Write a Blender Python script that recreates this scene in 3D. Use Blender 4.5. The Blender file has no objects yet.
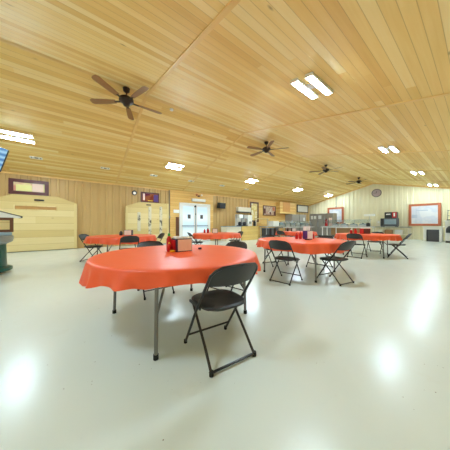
import bpy, bmesh, math, random
from mathutils import Vector, Matrix
SC = bpy.context.scene
COL = SC.collection
PI = math.pi
random.seed(11)

# ------------------------------------------------------------------ camera, world, exposure
# The room: X runs along the ridge, Y runs from the camera towards the long metal wall, Z is up.
cam_data = bpy.data.cameras.new('camera')
cam_data.sensor_width = 36.0
cam_data.lens = 36.0 * 192.0 / 450.0
cam_data.clip_start = 0.05
cam_data.shift_y = -0.001
camera = bpy.data.objects.new('camera', cam_data)
COL.objects.link(camera)
camera.location = (0.0, 0.0, 1.11)
HEAD = math.atan2(0.8011, 0.5985)
camera.rotation_euler = (PI / 2, 0, HEAD - PI / 2)
SC.camera = camera

world = bpy.data.worlds.new('world')
SC.world = world
world.use_nodes = True
world.node_tree.nodes['Background'].inputs[0].default_value = (0.8, 0.9, 1.0, 1)
world.node_tree.nodes['Background'].inputs[1].default_value = 1.0

SC.view_settings.view_transform = 'Standard'
SC.view_settings.look = 'None'
SC.view_settings.gamma = 1.0
SC.view_settings.use_curve_mapping = False
SC.view_settings.exposure = 0.0
LAMP = 330.0            # radiance of every fluorescent tube

# ------------------------------------------------------------------ room numbers
T0, T1 = -8.0, 19.9            # rear wall, far gable wall
L0, L1 = -1.6, 11.3            # wall beside the camera, long eave wall
RL, RZ, PITCH = 5.51, 4.65, 0.25
TILT = math.atan(PITCH)


def ceil_z(l):
    return RZ - PITCH * abs(l - RL)


# ------------------------------------------------------------------ mesh helpers
class MB:
    def __init__(self):
        self.bm = bmesh.new()

    def box(self, c, s, rot=None, bevel=0.0):
        m = Matrix.Translation(Vector(c))
        if rot:
            m = m @ Matrix.Rotation(rot[2], 4, 'Z') @ Matrix.Rotation(rot[1], 4, 'Y') @ Matrix.Rotation(rot[0], 4, 'X')
        m = m @ Matrix.Diagonal((s[0], s[1], s[2], 1))
        r = bmesh.ops.create_cube(self.bm, size=1.0, matrix=m)
        if bevel > 0:
            es = list({e for v in r['verts'] for e in v.link_edges})
            bmesh.ops.bevel(self.bm, geom=es, offset=bevel, segments=2, affect='EDGES', profile=0.6)
        return self

    def cyl(self, c, r, h, n=20, r2=None, rot=None):
        m = Matrix.Translation(Vector(c))
        if rot:
            m = m @ Matrix.Rotation(rot[2], 4, 'Z') @ Matrix.Rotation(rot[1], 4, 'Y') @ Matrix.Rotation(rot[0], 4, 'X')
        bmesh.ops.create_cone(self.bm, cap_ends=True, segments=n, radius1=r, radius2=r if r2 is None else r2, depth=h, matrix=m)
        return self

    def tube(self, pts, r, n=8):
        pts = [Vector(p) for p in pts]
        rings = []
        for i, p in enumerate(pts):
            a = pts[max(i - 1, 0)]
            b = pts[min(i + 1, len(pts) - 1)]
            d = (b - a).normalized()
            u = d.cross(Vector((0, 0, 1)))
            if u.length < 1e-3:
                u = d.cross(Vector((1, 0, 0)))
            u.normalize()
            v = d.cross(u)
            rings.append([self.bm.verts.new(p + r * (math.cos(2 * PI * k / n) * u + math.sin(2 * PI * k / n) * v)) for k in range(n)])
        for q in range(len(rings) - 1):
            for k in range(n):
                self.bm.faces.new((rings[q][k], rings[q][(k + 1) % n], rings[q + 1][(k + 1) % n], rings[q + 1][k]))
        self.bm.faces.new(rings[0][::-1])
        self.bm.faces.new(rings[-1])
        return self

    def lathe(self, prof, c=(0, 0, 0), n=24):
        c = Vector(c)
        rings = [[self.bm.verts.new(c + Vector((max(r, 1e-4) * math.cos(2 * PI * k / n), max(r, 1e-4) * math.sin(2 * PI * k / n), z))) for k in range(n)] for r, z in prof]
        for q in range(len(rings) - 1):
            for k in range(n):
                self.bm.faces.new((rings[q][k], rings[q][(k + 1) % n], rings[q + 1][(k + 1) % n], rings[q + 1][k]))
        self.bm.faces.new(rings[0][::-1])
        self.bm.faces.new(rings[-1])
        return self

    def prism(self, poly, axis, a, b):
        """poly: (u, v) outline; axis 'X': u=Y v=Z; 'Y': u=X v=Z; 'Z': u=X v=Y; swept from a to b."""
        def P(u, v, w):
            return {'X': (w, u, v), 'Y': (u, w, v), 'Z': (u, v, w)}[axis]
        A = [self.bm.verts.new(P(u, v, a)) for u, v in poly]
        B = [self.bm.verts.new(P(u, v, b)) for u, v in poly]
        n = len(poly)
        for k in range(n):
            self.bm.faces.new((A[k], A[(k + 1) % n], B[(k + 1) % n], B[k]))
        self.bm.faces.new(A[::-1])
        self.bm.faces.new(B)
        return self

    def frame(self, u0, u1, v0, v1, w, axis, a, b):
        def P(u0_, u1_, v0_, v1_):
            self.prism([(u0_, v0_), (u1_, v0_), (u1_, v1_), (u0_, v1_)], axis, a, b)
        P(u0, u1, v0, v0 + w)
        P(u0, u1, v1 - w, v1)
        P(u0, u0 + w, v0 + w, v1 - w)
        P(u1 - w, u1, v0 + w, v1 - w)
        return self

    def build(self, name, mat, parent=None, smooth=False):
        bmesh.ops.recalc_face_normals(self.bm, faces=self.bm.faces[:])
        me = bpy.data.meshes.new(name)
        self.bm.to_mesh(me)
        self.bm.free()
        me.materials.append(mat)
        if smooth:
            for p in me.polygons:
                p.use_smooth = True
            try:
                me.set_sharp_from_angle(angle=math.radians(38))
            except Exception:
                pass
        o = bpy.data.objects.new(name, me)
        COL.objects.link(o)
        if parent is not None:
            o.parent = parent
        return o


def thing(name, label, cat, loc=(0, 0, 0), rotz=0.0, group=None, rot=None):
    o = bpy.data.objects.new(name, None)
    COL.objects.link(o)
    o.empty_display_size = 0.1
    o.location = loc
    o.rotation_euler = rot if rot else (0, 0, rotz)
    return tag(o, label, cat, group)


def tag(o, label, cat, group=None):
    o['label'] = label
    o['category'] = cat
    if group:
        o['group'] = group
    return o


def struct(o):
    o['kind'] = 'structure'
    return o


def dup(root, loc, rotz, label, group=None, rot=None):
    r = root.copy()
    COL.objects.link(r)
    r.location = loc
    r.rotation_euler = rot if rot else (0, 0, rotz)
    r['label'] = label
    if group:
        r['group'] = group
    for ch in list(root.children):
        c = ch.copy()
        COL.objects.link(c)
        c.parent = r
        for g in list(ch.children):
            d = g.copy()
            COL.objects.link(d)
            d.parent = c
    return r


# ------------------------------------------------------------------ materials
class NT:
    """small node-graph writer"""
    def __init__(self, name):
        self.m = bpy.data.materials.new(name)
        self.m.use_nodes = True
        self.t = self.m.node_tree
        self.p = self.t.nodes['Principled BSDF']

    def n(self, kind, **kw):
        nd = self.t.nodes.new(kind)
        for k, v in kw.items():
            setattr(nd, k, v)
        return nd

    def put(self, sock, v):
        if isinstance(v, (int, float, tuple)):
            sock.default_value = v
        else:
            self.t.links.new(v, sock)

    def math(self, op, a, b=None, c=None, clamp=False):
        nd = self.n('ShaderNodeMath', operation=op, use_clamp=clamp)
        for i, v in enumerate((a, b, c)):
            if v is not None:
                self.put(nd.inputs[i], v)
        return nd.outputs[0]

    def mix(self, f, a, b, blend='MIX'):
        nd = self.n('ShaderNodeMix', data_type='RGBA', blend_type=blend)
        self.put(nd.inputs[0], f)
        self.put(nd.inputs[6], a)
        self.put(nd.inputs[7], b)
        return nd.outputs[2]

    def coords(self):
        return self.n('ShaderNodeTexCoord').outputs['Object']

    def sep(self, v):
        nd = self.n('ShaderNodeSeparateXYZ')
        self.put(nd.inputs[0], v)
        return nd.outputs

    def comb(self, x, y, z):
        nd = self.n('ShaderNodeCombineXYZ')
        for i, v in enumerate((x, y, z)):
            self.put(nd.inputs[i], v)
        return nd.outputs[0]

    def scaled(self, v, s):
        nd = self.n('ShaderNodeMapping')
        self.put(nd.inputs[0], v)
        nd.inputs['Scale'].default_value = s
        return nd.outputs[0]

    def noise(self, v, scale, detail=3.0, rough=0.5):
        nd = self.n('ShaderNodeTexNoise')
        self.put(nd.inputs['Vector'], v)
        nd.inputs['Scale'].default_value = scale
        nd.inputs['Detail'].default_value = detail
        nd.inputs['Roughness'].default_value = rough
        return nd.outputs[0]

    def ramp(self, f, stops):
        nd = self.n('ShaderNodeValToRGB')
        self.put(nd.inputs[0], f)
        el = nd.color_ramp.elements
        while len(el) < len(stops):
            el.new(0.5)
        for e, (p, c) in zip(el, stops):
            e.position = p
            e.color = c
        return nd.outputs[0]

    def bump(self, h, strength, dist=0.01):
        nd = self.n('ShaderNodeBump')
        nd.inputs['Strength'].default_value = strength
        nd.inputs['Distance'].default_value = dist
        self.put(nd.inputs['Height'], h)
        self.t.links.new(nd.outputs[0], self.p.inputs['Normal'])

    def done(self, color=None, rough=0.5, metal=0.0, spec=None):
        if color is not None:
            self.put(self.p.inputs['Base Color'], color)
        self.put(self.p.inputs['Roughness'], rough)
        self.p.inputs['Metallic'].default_value = metal
        if spec is not None:
            self.p.inputs['Specular IOR Level'].default_value = spec
        return self.m


def S(r, g, b):
    """sRGB 0-255 to linear rgba"""
    f = lambda c: (c / 255 / 12.92) if c / 255 <= 0.04045 else ((c / 255 + 0.055) / 1.055) ** 2.4
    return (f(r), f(g), f(b), 1.0)


def plain(name, col, rough=0.5, metal=0.0, vary=0.08, scale=9.0, bump=0.0, spec=None):
    g = NT(name)
    v = g.coords()
    nz = g.noise(v, scale, 3.0)
    dark = tuple(c * (1 - vary) for c in col[:3]) + (1,)
    lite = tuple(min(1, c * (1 + vary)) for c in col[:3]) + (1,)
    c = g.mix(nz, dark, lite)
    if bump:
        g.bump(nz, bump, 0.004)
    return g.done(c, rough, metal, spec)


def pine(name, along, across, width, tones, knots=True, rough=0.45, seam=8.5, groove=0.6):
    """boards running along one object axis, laid side by side across another"""
    g = NT(name)
    v = g.coords()
    xyz = g.sep(v)
    a, b = xyz[along], xyz[across]
    bi = g.math('FLOOR', g.math('DIVIDE', b, width))
    wn = g.n('ShaderNodeTexWhiteNoise', noise_dimensions='1D')
    g.put(wn.inputs['W'], bi)
    sh = g.math('MULTIPLY_ADD', wn.outputs['Value'], 7.3, a)
    ji = g.math('FLOOR', g.math('DIVIDE', sh, seam))
    wn2 = g.n('ShaderNodeTexWhiteNoise', noise_dimensions='2D')
    g.put(wn2.inputs['Vector'], g.comb(bi, ji, 0.0))
    rnd = wn2.outputs['Value']
    grain_v = g.comb(g.math('MULTIPLY', a, 0.55), g.math('MULTIPLY', b, 11.0), g.math('MULTIPLY', rnd, 37.0))
    grain = g.noise(grain_v, 1.6, 4.0, 0.6)
    tone = g.math('ADD', g.math('MULTIPLY', rnd, 0.62), g.math('MULTIPLY', grain, 0.42), clamp=True)
    col = g.ramp(tone, tones)
    if knots:
        vo = g.n('ShaderNodeTexVoronoi', feature='F1', distance='EUCLIDEAN')
        g.put(vo.inputs['Vector'], g.comb(g.math('MULTIPLY', a, 1.5), g.math('MULTIPLY', b, 4.2), g.math('MULTIPLY', rnd, 0.0)))
        vo.inputs['Scale'].default_value = 1.0
        r_ok = g.sep(vo.outputs['Color'])
        big = g.math('MULTIPLY', g.math('GREATER_THAN', r_ok[0], 0.55), 0.085)
        k = g.math('SUBTRACT', 1.0, g.math('DIVIDE', vo.outputs['Distance'], g.math('ADD', big, 0.012)), clamp=True)
        col = g.mix(g.math('MULTIPLY', k, 0.75), col, S(120, 72, 30))
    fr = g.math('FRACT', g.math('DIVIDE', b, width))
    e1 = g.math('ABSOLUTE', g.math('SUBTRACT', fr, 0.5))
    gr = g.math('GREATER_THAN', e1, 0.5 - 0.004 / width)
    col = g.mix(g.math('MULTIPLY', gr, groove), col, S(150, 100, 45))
    g.bump(g.math('SUBTRACT', 1.0, gr), 0.5, 0.006)
    return g.done(col, rough, 0.0, 0.4)


M = {}
TONES = [(0.0, S(216, 162, 80)), (0.35, S(238, 196, 114)), (0.65, S(248, 214, 138)), (1.0, S(253, 230, 172))]
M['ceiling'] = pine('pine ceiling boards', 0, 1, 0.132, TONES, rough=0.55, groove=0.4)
TW = [(0.0, S(214, 160, 82)), (0.5, S(230, 184, 106)), (1.0, S(240, 204, 130))]
M['pine_wall'] = pine('pine wall boards', 0, 2, 0.14, TW)
TP = [(0.0, S(206, 176, 112)), (0.5, S(222, 198, 136)), (1.0, S(234, 214, 160))]
M['board'] = pine('pale pine planks', 0, 2, 0.29, TP, rough=0.5, seam=9.0)
M['board_v'] = pine('pale pine trim', 2, 0, 0.30, TP, rough=0.5, seam=9.0, knots=False)
M['batten'] = plain('pine batten', S(238, 196, 120), 0.45, vary=0.12, scale=3)
M['counter_pine'] = pine('counter pine', 0, 2, 0.2, [(0.0, S(222, 184, 100)), (1.0, S(240, 208, 130))])


def floor_material():
    g = NT('cream epoxy floor')
    v = g.coords()
    n1 = g.noise(v, 0.45, 4.0, 0.55)
    n2 = g.noise(v, 2.6, 5.0, 0.65)
    col = g.mix(n1, S(219, 227, 221), S(229, 236, 231))
    st = g.ramp(n2, [(0.0, (0, 0, 0, 1)), (0.60, (0, 0, 0, 1)), (0.85, (1, 1, 1, 1))])
    col = g.mix(g.math('MULTIPLY', st, 0.35), col, S(206, 202, 178))
    # worn specks and short scuffs, sparse
    vo = g.n('ShaderNodeTexVoronoi')
    g.put(vo.inputs['Vector'], g.scaled(v, (6.5, 6.5, 6.5)))
    r = g.sep(vo.outputs['Color'])
    size = g.math('MULTIPLY', r[1], 0.13)
    dot = g.math('LESS_THAN', vo.outputs['Distance'], size)
    keep = g.math('MULTIPLY', g.math('GREATER_THAN', r[0], 0.82), g.math('GREATER_THAN', g.noise(v, 0.8, 1.0), 0.50))
    col = g.mix(g.math('MULTIPLY', g.math('MULTIPLY', dot, keep), 0.9), col, S(120, 100, 85))
    n3 = g.noise(v, 1.3, 3.0, 0.6)
    g.bump(n3, 0.05, 0.02)
    rough = g.math('MULTIPLY_ADD', n2, 0.12, 0.18)
    return g.done(col, rough, 0.0, 0.36)


M['floor'] = floor_material()


def siding_material(name, col, streak):
    g = NT(name)
    v = g.coords()
    c = g.mix(g.noise(v, 1.2, 3.0), tuple(x * 0.96 for x in col[:3]) + (1,), tuple(min(1, x * 1.04) for x in col[:3]) + (1,))
    return g.done(c, 0.45, 0.0, 0.4)


M['siding_tan'] = siding_material('tan metal siding', S(198, 162, 104), 0.2)
M['siding_cream'] = siding_material('cream metal siding', S(232, 221, 184), 0.2)
M['wall_plain'] = plain('painted wall', S(226, 208, 165), 0.6)
M['white'] = plain('white paint', S(240, 238, 232), 0.45, vary=0.03)
M['cream'] = plain('cream plastic', S(232, 222, 200), 0.5, vary=0.04)
M['black_plastic'] = plain('black plastic', S(40, 40, 42), 0.42, vary=0.10, scale=40, bump=0.05)
M['black_metal'] = plain('black metal', S(34, 34, 38), 0.35, vary=0.1)
M['rubber'] = plain('rubber', S(22, 22, 22), 0.7)
M['grey_metal'] = plain('grey powder coat', S(128, 126, 124), 0.38, 0.4, vary=0.06)
M['table_plastic'] = plain('grey white table plastic', S(205, 203, 196), 0.5, vary=0.04)
M['steel'] = plain('brushed steel', S(192, 194, 194), 0.34, 0.45, vary=0.05, scale=4)
M['steel_dark'] = plain('dull fridge steel', S(164, 158, 150), 0.42, 0.25, vary=0.05, scale=3)
M['bronze'] = plain('dark bronze', S(58, 40, 28), 0.4, 0.5, vary=0.12)
M['blade'] = plain('brown fan blade', S(150, 106, 60), 0.45, vary=0.15, scale=14)
M['maroon'] = plain('maroon frame', S(88, 34, 34), 0.4, vary=0.1)
M['brown'] = plain('brown frame', S(104, 62, 36), 0.45, vary=0.12)
M['redwood'] = plain('red brown frame', S(188, 104, 66), 0.45, vary=0.1)
M['amber'] = plain('orange stained pine', S(216, 150, 74), 0.45, vary=0.12)
M['red'] = plain('red plastic', S(196, 26, 30), 0.32, vary=0.06)
M['navy'] = plain('navy plastic', S(44, 26, 66), 0.4, vary=0.08)
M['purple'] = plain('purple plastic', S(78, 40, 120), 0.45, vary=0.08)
M['pink_paper'] = plain('pink paper', S(250, 220, 206), 0.7, vary=0.05, scale=30)
M['paper'] = plain('white paper', S(242, 240, 236), 0.7, vary=0.02)
M['yellow'] = plain('yellow plastic', S(240, 190, 40), 0.4, vary=0.05)
M['green_cap'] = plain('green cap', S(40, 150, 50), 0.4, vary=0.05)
M['green'] = plain('dark green plastic', S(18, 84, 72), 0.35, vary=0.12, scale=3)
M['grey_rim'] = plain('grey plastic', S(142, 146, 140), 0.45, vary=0.08)
M['dark'] = plain('dark interior', S(46, 44, 46), 0.6, vary=0.1)
M['charcoal'] = plain('charcoal panel', S(78, 78, 82), 0.5, vary=0.12, scale=5)
M['clock_face'] = plain('mauve clock face', S(168, 148, 148), 0.5, vary=0.05)
M['brown_panel'] = plain('brown panel', S(176, 134, 92), 0.5, vary=0.1)
M['mirror_yellow'] = plain('painted yellow reflection', S(240, 232, 160), 0.2, vary=0.05)
M['pale_blue'] = plain('pale blue print', S(190, 198, 212), 0.3, vary=0.06)
M['slot_wood'] = plain('brown slot wood', S(186, 136, 74), 0.5, vary=0.2, scale=6)
M['bluegrey'] = plain('blue grey', S(140, 160, 172), 0.4, vary=0.1)


def cloth_material():
    g = NT('orange red plastic tablecloth')
    v = g.coords()
    n = g.noise(v, 2.2, 4.0, 0.6)
    col = g.mix(n, S(240, 84, 40), S(246, 102, 58))
    xyz = g.sep(v)
    w = g.n('ShaderNodeTexWave', wave_type='BANDS', bands_direction='X')
    g.put(w.inputs['Vector'], v)
    w.inputs['Scale'].default_value = 0.55
    w.inputs['Distortion'].default_value = 0.8
    g.bump(g.math('ADD', g.math('MULTIPLY', w.outputs[1], 0.25), g.noise(v, 6.0, 3.0)), 0.22, 0.02)
    return g.done(col, 0.42, 0.0, 0.5)


M['cloth'] = cloth_material()


def picture_material(name, a, b, c, scale, seed):
    """soft patches of colour, like a picture seen under glass"""
    g = NT(name)
    v = g.coords()
    off = g.n('ShaderNodeMapping')
    g.put(off.inputs[0], v)
    off.inputs['Location'].default_value = (seed, seed * 1.7, seed * 0.6)
    n = g.noise(off.outputs[0], scale, 2.0, 0.5)
    return g.done(g.ramp(n, [(0.0, a), (0.38, a), (0.5, b), (0.62, c), (1.0, c)]), 0.15, 0.0, 0.5)


M['pic_warm'] = picture_material('warm picture', S(236, 224, 150), S(240, 216, 170), S(218, 150, 130), 2.2, 3.1)
M['pic_red'] = picture_material('dark red picture', S(126, 52, 40), S(158, 86, 52), S(112, 40, 60), 3.0, 1.3)
M['pic_tan'] = picture_material('sepia picture', S(200, 176, 150), S(186, 148, 128), S(206, 190, 172), 2.4, 5.3)
M['pic_gold'] = picture_material('yellow picture', S(244, 226, 160), S(220, 188, 110), S(246, 236, 196), 4.0, 2.3)
M['pic_pale'] = picture_material('pale grey poster', S(226, 226, 230), S(214, 218, 228), S(232, 232, 234), 1.6, 7.1)
M['board_white'] = plain('dull whiteboard', S(206, 198, 186), 0.35, vary=0.03)


def worn_material():
    g = NT('gouged grey strip')
    v = g.coords()
    n = g.noise(g.scaled(v, (2.2, 1.0, 1.5)), 3.0, 4.0, 0.65)
    k = g.ramp(n, [(0.0, (0, 0, 0, 1)), (0.50, (0, 0, 0, 1)), (0.60, (1, 1, 1, 1))])
    return g.done(g.mix(k, S(216, 206, 180), S(86, 78, 66)), 0.7)


M['worn'] = worn_material()


def tube_material():
    m = bpy.data.materials.new('glowing fluorescent tube')
    m.use_nodes = True
    t = m.node_tree
    t.nodes.remove(t.nodes['Principled BSDF'])
    e = t.nodes.new('ShaderNodeEmission')
    e.inputs[0].default_value = (0.67, 0.87, 1.0, 1)
    e.inputs[1].default_value = LAMP
    t.links.new(e.outputs[0], t.nodes['Material Output'].inputs[0])
    return m


M['tube'] = tube_material()


def glow_material(name, ca, cb, strength, scale):
    g = NT(name)
    v = g.coords()
    w = g.n('ShaderNodeTexWave', wave_type='BANDS', bands_direction='Z')
    g.put(w.inputs['Vector'], v)
    w.inputs['Scale'].default_value = scale
    w.inputs['Distortion'].default_value = 1.5
    c = g.mix(w.outputs[1], ca, cb)
    g.put(g.p.inputs['Emission Color'], c)
    g.p.inputs['Emission Strength'].default_value = strength
    return g.done(c, 0.2)


M['screen'] = glow_material('blue screen', S(70, 120, 180), S(150, 190, 220), 0.5, 2.4)
M['door_glass'] = glow_material('daylit frosted glass', S(200, 220, 232), S(226, 238, 246), 0.36, 0.3)
g_ = NT('clear glass')
g_.p.inputs['Transmission Weight'].default_value = 0.9
g_.p.inputs['IOR'].default_value = 1.1
M['glass'] = g_.done(S(225, 235, 238), 0.08)

# ------------------------------------------------------------------ room shell
b = MB()
b.box(((T0 + T1) / 2, (L0 + L1) / 2, -0.06), (T1 - T0 + 0.4, L1 - L0 + 0.4, 0.12))
struct(b.build('floor', M['floor']))

b = MB()
th = 0.12
b.prism([(L0 - 0.2, ceil_z(L0 - 0.2)), (RL, RZ), (L1 + 0.2, ceil_z(L1 + 0.2)), (L1 + 0.2, ceil_z(L1 + 0.2) + th), (RL, RZ + th), (L0 - 0.2, ceil_z(L0 - 0.2) + th)], 'X', T0 - 0.2, T1 + 0.2)
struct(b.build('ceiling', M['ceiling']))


def ribbed(u0, u1, pitch=0.305, depth=0.038):
    """outline (u, offset) of ribbed metal siding"""
    out = [(u0, 0.0)]
    n = int((u1 - u0) / pitch)
    for i in range(n):
        c = u0 + (i + 0.5) * pitch
        for du, dv in ((-0.06, 0), (-0.035, depth), (0.035, depth), (0.06, 0)):
            out.append((c + du, dv))
    out.append((u1, 0.0))
    return out


# long eave wall with ribs, faces the camera
bm_ = MB()
poly = [(u, L1 - d) for u, d in ribbed(T0, T1)] + [(T1, L1 + 0.1), (T0, L1 + 0.1)]
bm_.prism(poly, 'Z', 0.0, ceil_z(L1))
struct(bm_.build('wall_left', M['siding_tan']))

# far gable wall: every rib rises to the ceiling slope
bm_ = MB()
pts = ribbed(L0, L1)
ext = []
for (u0_, d0), (u1_, d1) in zip(pts[:-1], pts[1:]):
    ext.append((u0_, d0))
    if u0_ < RL < u1_:
        ext.append((RL, d0 + (d1 - d0) * (RL - u0_) / (u1_ - u0_)))
ext.append(pts[-1])
lo = [bm_.bm.verts.new((T1 - d, u, 0)) for u, d in ext]
hi = [bm_.bm.verts.new((T1 - d, u, ceil_z(u))) for u, d in ext]
for i in range(len(ext) - 1):
    bm_.bm.faces.new((lo[i], lo[i + 1], hi[i + 1], hi[i]))
bm_.box((T1 + 0.08, (L0 + L1) / 2, 1.4), (0.1, L1 - L0, 2.8))
struct(bm_.build('wall_back', M['siding_cream']))

b = MB()
b.prism([(L0, 0), (L1, 0), (L1, ceil_z(L1)), (RL, RZ), (L0, ceil_z(L0))], 'X', T0 - 0.1, T0)
struct(b.build('wall_front', M['siding_tan']))
b = MB()
b.box(((T0 + T1) / 2, L0 - 0.05, ceil_z(L0) / 2), (T1 - T0, 0.1, ceil_z(L0)))
struct(b.build('wall_right', M['wall_plain']))

# battens across the slopes and a thin strip along the ridge
ti = 1
for t in (-6.3, -2.4, 1.42, 5.04, 9.2, 13.0, 16.8):
    b = MB()
    for l0, l1 in ((L0, RL), (RL, L1)):
        mid = (l0 + l1) / 2
        ln = math.hypot(l1 - l0, ceil_z(l1) - ceil_z(l0))
        b.box((t, mid, ceil_z(mid) - 0.008), (0.075, ln, 0.018), rot=(TILT if l1 <= RL else -TILT, 0, 0))
    struct(b.build('trim_%d' % ti, M['batten']))
    ti += 1
b = MB()
b.prism([(RL - 0.03, RZ - 0.02), (RL + 0.03, RZ - 0.02), (RL, RZ + 0.0)], 'X', T0, T1)
struct(b.build('trim_%d' % ti, M['batten'])); ti += 1
b = MB()
b.box(((T0 + T1) / 2, L1 - 0.03, ceil_z(L1) - 0.03), (T1 - T0, 0.05, 0.07))
struct(b.build('trim_%d' % ti, M['batten'])); ti += 1
b = MB()
for l0, l1 in ((L0, RL), (RL, L1 - 0.06)):
    mid = (l0 + l1) / 2
    ln = math.hypot(l1 - l0, ceil_z(l1) - ceil_z(l0))
    b.box((T1 - 0.035, mid, ceil_z(mid) - 0.05), (0.05, ln, 0.09), rot=(TILT if l1 <= RL else -TILT, 0, 0))
struct(b.build('trim_%d' % ti, M['batten'])); ti += 1
# pine boarding around the entrance and around the serving corner
b = MB()
b.box((4.27 + (7.35 - 4.27) / 2, L1 - 0.045, 1.58), (7.35 - 4.27, 0.07, 3.16))
struct(b.build('trim_%d' % ti, M['pine_wall'])); ti += 1
b = MB()
b.box(((10.75 + 17.3) / 2, L1 - 0.045, 1.58), (17.3 - 10.75, 0.07, 3.16))
struct(b.build('trim_%d' % ti, M['pine_wall'])); ti += 1
b = MB()
b.box((15.35, L1 - 0.30, 2.64), (2.3, 0.44, 1.04))
struct(b.build('trim_%d' % ti, M['pine_wall'])); ti += 1

# ------------------------------------------------------------------ entrance double door
YD = L1 - 0.08
door = bpy.data.objects.new('door_1', None)
COL.objects.link(door)
door.location = (5.95, YD, 0)
struct(door)
b = MB()
b.box((-1.06, -0.03, 1.22), (0.10, 0.1, 2.44)); b.box((1.06, -0.03, 1.22), (0.10, 0.1, 2.44)); b.box((0, -0.03, 2.44), (2.22, 0.1, 0.08))
b.build('door_frame', M['white'], door)
for s in (-1, 1):
    cx = s * 0.505
    b = MB()
    b.frame(cx - 0.5, cx + 0.5, 0.02, 2.39, 0.12, 'Y', -0.06, -0.01)
    leaf = b.build('door_leaf', M['white'], door)
    b = MB(); b.box((cx, -0.035, 1.205), (0.77, 0.014, 2.14)); b.build('door_glass', M['door_glass'], leaf)
    b = MB(); b.box((cx, -0.09, 1.03), (0.86, 0.05, 0.05)); b.build('push_bar', M['bluegrey'], leaf)
    b = MB(); b.box((cx - 0.05 * s, -0.046, 1.62), (0.2, 0.006, 0.26)); b.build('notice', M['charcoal'], leaf)
b = MB(); b.box((-0.03, -0.075, 2.28), (0.12, 0.05, 0.10)); b.box((0.0, -0.07, 1.78), (0.06, 0.04, 0.08)); b.build('door_closer', M['dark'], door)
b = MB(); b.box((0, -0.07, 1.2), (0.05, 0.03, 2.36)); b.build('mullion', M['bluegrey'], door)


# ------------------------------------------------------------------ ceiling lights
def make_light():
    r = thing('ceiling_light', '', 'light')
    b = MB(); b.box((0, 0, -0.014), (0.16, 0.34, 0.022), bevel=0.006); b.build('housing', M['white'], r)
    for s in (-1, 1):
        b = MB(); b.prism([(s * 0.15 - 0.055, 0.0), (s * 0.15 + 0.055, 0.0), (s * 0.15 + 0.075, -0.057), (s * 0.15 + 0.060, -0.057), (s * 0.15 + 0.042, -0.014), (s * 0.15 - 0.042, -0.014), (s * 0.15 - 0.060, -0.057), (s * 0.15 - 0.075, -0.057)], 'X', -0.36, 0.36); hs = b.build('tube_channel', M['white'], r)
        for e in (-1, 1):
            b = MB(); b.box((e * 0.366, s * 0.15, -0.032), (0.014, 0.15, 0.062)); b.build('spill_cap', M['white'], hs)  # caps added to keep tube light from leaking onto the ceiling
        b = MB(); b.cyl((0, s * 0.15, -0.052), 0.024, 0.70, 12, rot=(0, PI / 2, 0)); b.build('tube', M['tube'], hs, True)
    return r


light0 = None
LT = (-6.6, -1.6, 3.5, 8.5, 13.5, 18.5)
LEFT_L = {-6.6: 'pair of ceiling tubes at the rear end of the left slope, behind the camera',
          -1.6: 'twin-tube ceiling light above the chamfered plank backboard with one long slot',
          3.5: 'twin-tube ceiling light on the slope in front of the white double doors',
          8.5: 'twin-tube ceiling light above the pine counter with coffee brewers',
          13.5: 'twin-tube ceiling light above the long steel serving table',
          18.5: 'twin-tube ceiling light in the far left corner above the steel fridges'}
RIGHT_L = {-6.6: 'pair of ceiling tubes at the rear end of the right slope, behind the camera',
           -1.6: 'pair of ceiling tubes just behind the camera on the right slope',
           3.5: 'largest and nearest twin-tube ceiling light, glowing at upper right',
           8.5: 'twin-tube light at the right, nearest of the three in the right-hand row',
           13.5: 'twin-tube light at the right, middle of the three in the right-hand row',
           18.5: 'twin-tube light close to the gable wall, above the wide red-brown framed poster'}
for l, D, tl in ((8.62, LEFT_L, -TILT), (1.92, RIGHT_L, TILT)):
    for t in LT:
        loc = (t, l, ceil_z(l) - 0.004)
        if light0 is None:
            light0 = make_light()
            light0.location = loc
            light0.rotation_euler = (tl, 0, 0)
            light0['label'] = D[t]
            light0['group'] = 'fluorescent ceiling lights'
        else:
            dup(light0, loc, 0, D[t], 'fluorescent ceiling lights', rot=(tl, 0, 0))


# ------------------------------------------------------------------ ceiling fans on the ridge
def make_fan():
    r = thing('ceiling_fan', '', 'ceiling fan')
    b = MB(); b.lathe([(0.03, -0.11), (0.075, -0.07), (0.085, 0.0)]); b.build('canopy', M['bronze'], r, True)
    b = MB(); b.cyl((0, 0, -0.16), 0.016, 0.16, 10); b.build('downrod', M['bronze'], r, True)
    b = MB(); b.lathe([(0.03, -0.20), (0.10, -0.22), (0.17, -0.27), (0.175, -0.33), (0.12, -0.37), (0.085, -0.40), (0.07, -0.44), (0.02, -0.455)]); b.build('motor', M['bronze'], r, True)
    for k in range(5):
        a = 2 * PI * k / 5
        rot = Matrix.Rotation(a, 4, 'Z')
        b = MB()
        out = [(0.27, -0.055), (0.50, -0.075), (0.84, -0.085), (0.90, -0.06), (0.915, 0.0), (0.90, 0.06), (0.84, 0.085), (0.50, 0.075), (0.27, 0.055)]
        b.prism(out, 'Z', -0.004, 0.004)
        bmesh.ops.transform(b.bm, matrix=rot @ Matrix.Translation((0, 0, -0.335)) @ Matrix.Rotation(0.2, 4, 'X'), verts=b.bm.verts[:])
        bl = b.build('blade', M['blade'], r)
        b = MB(); b.box((0.225, 0, -0.338), (0.15, 0.05, 0.014)); bmesh.ops.transform(b.bm, matrix=rot, verts=b.bm.verts[:])
        b.build('blade_iron', M['bronze'], bl)
    return r


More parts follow.
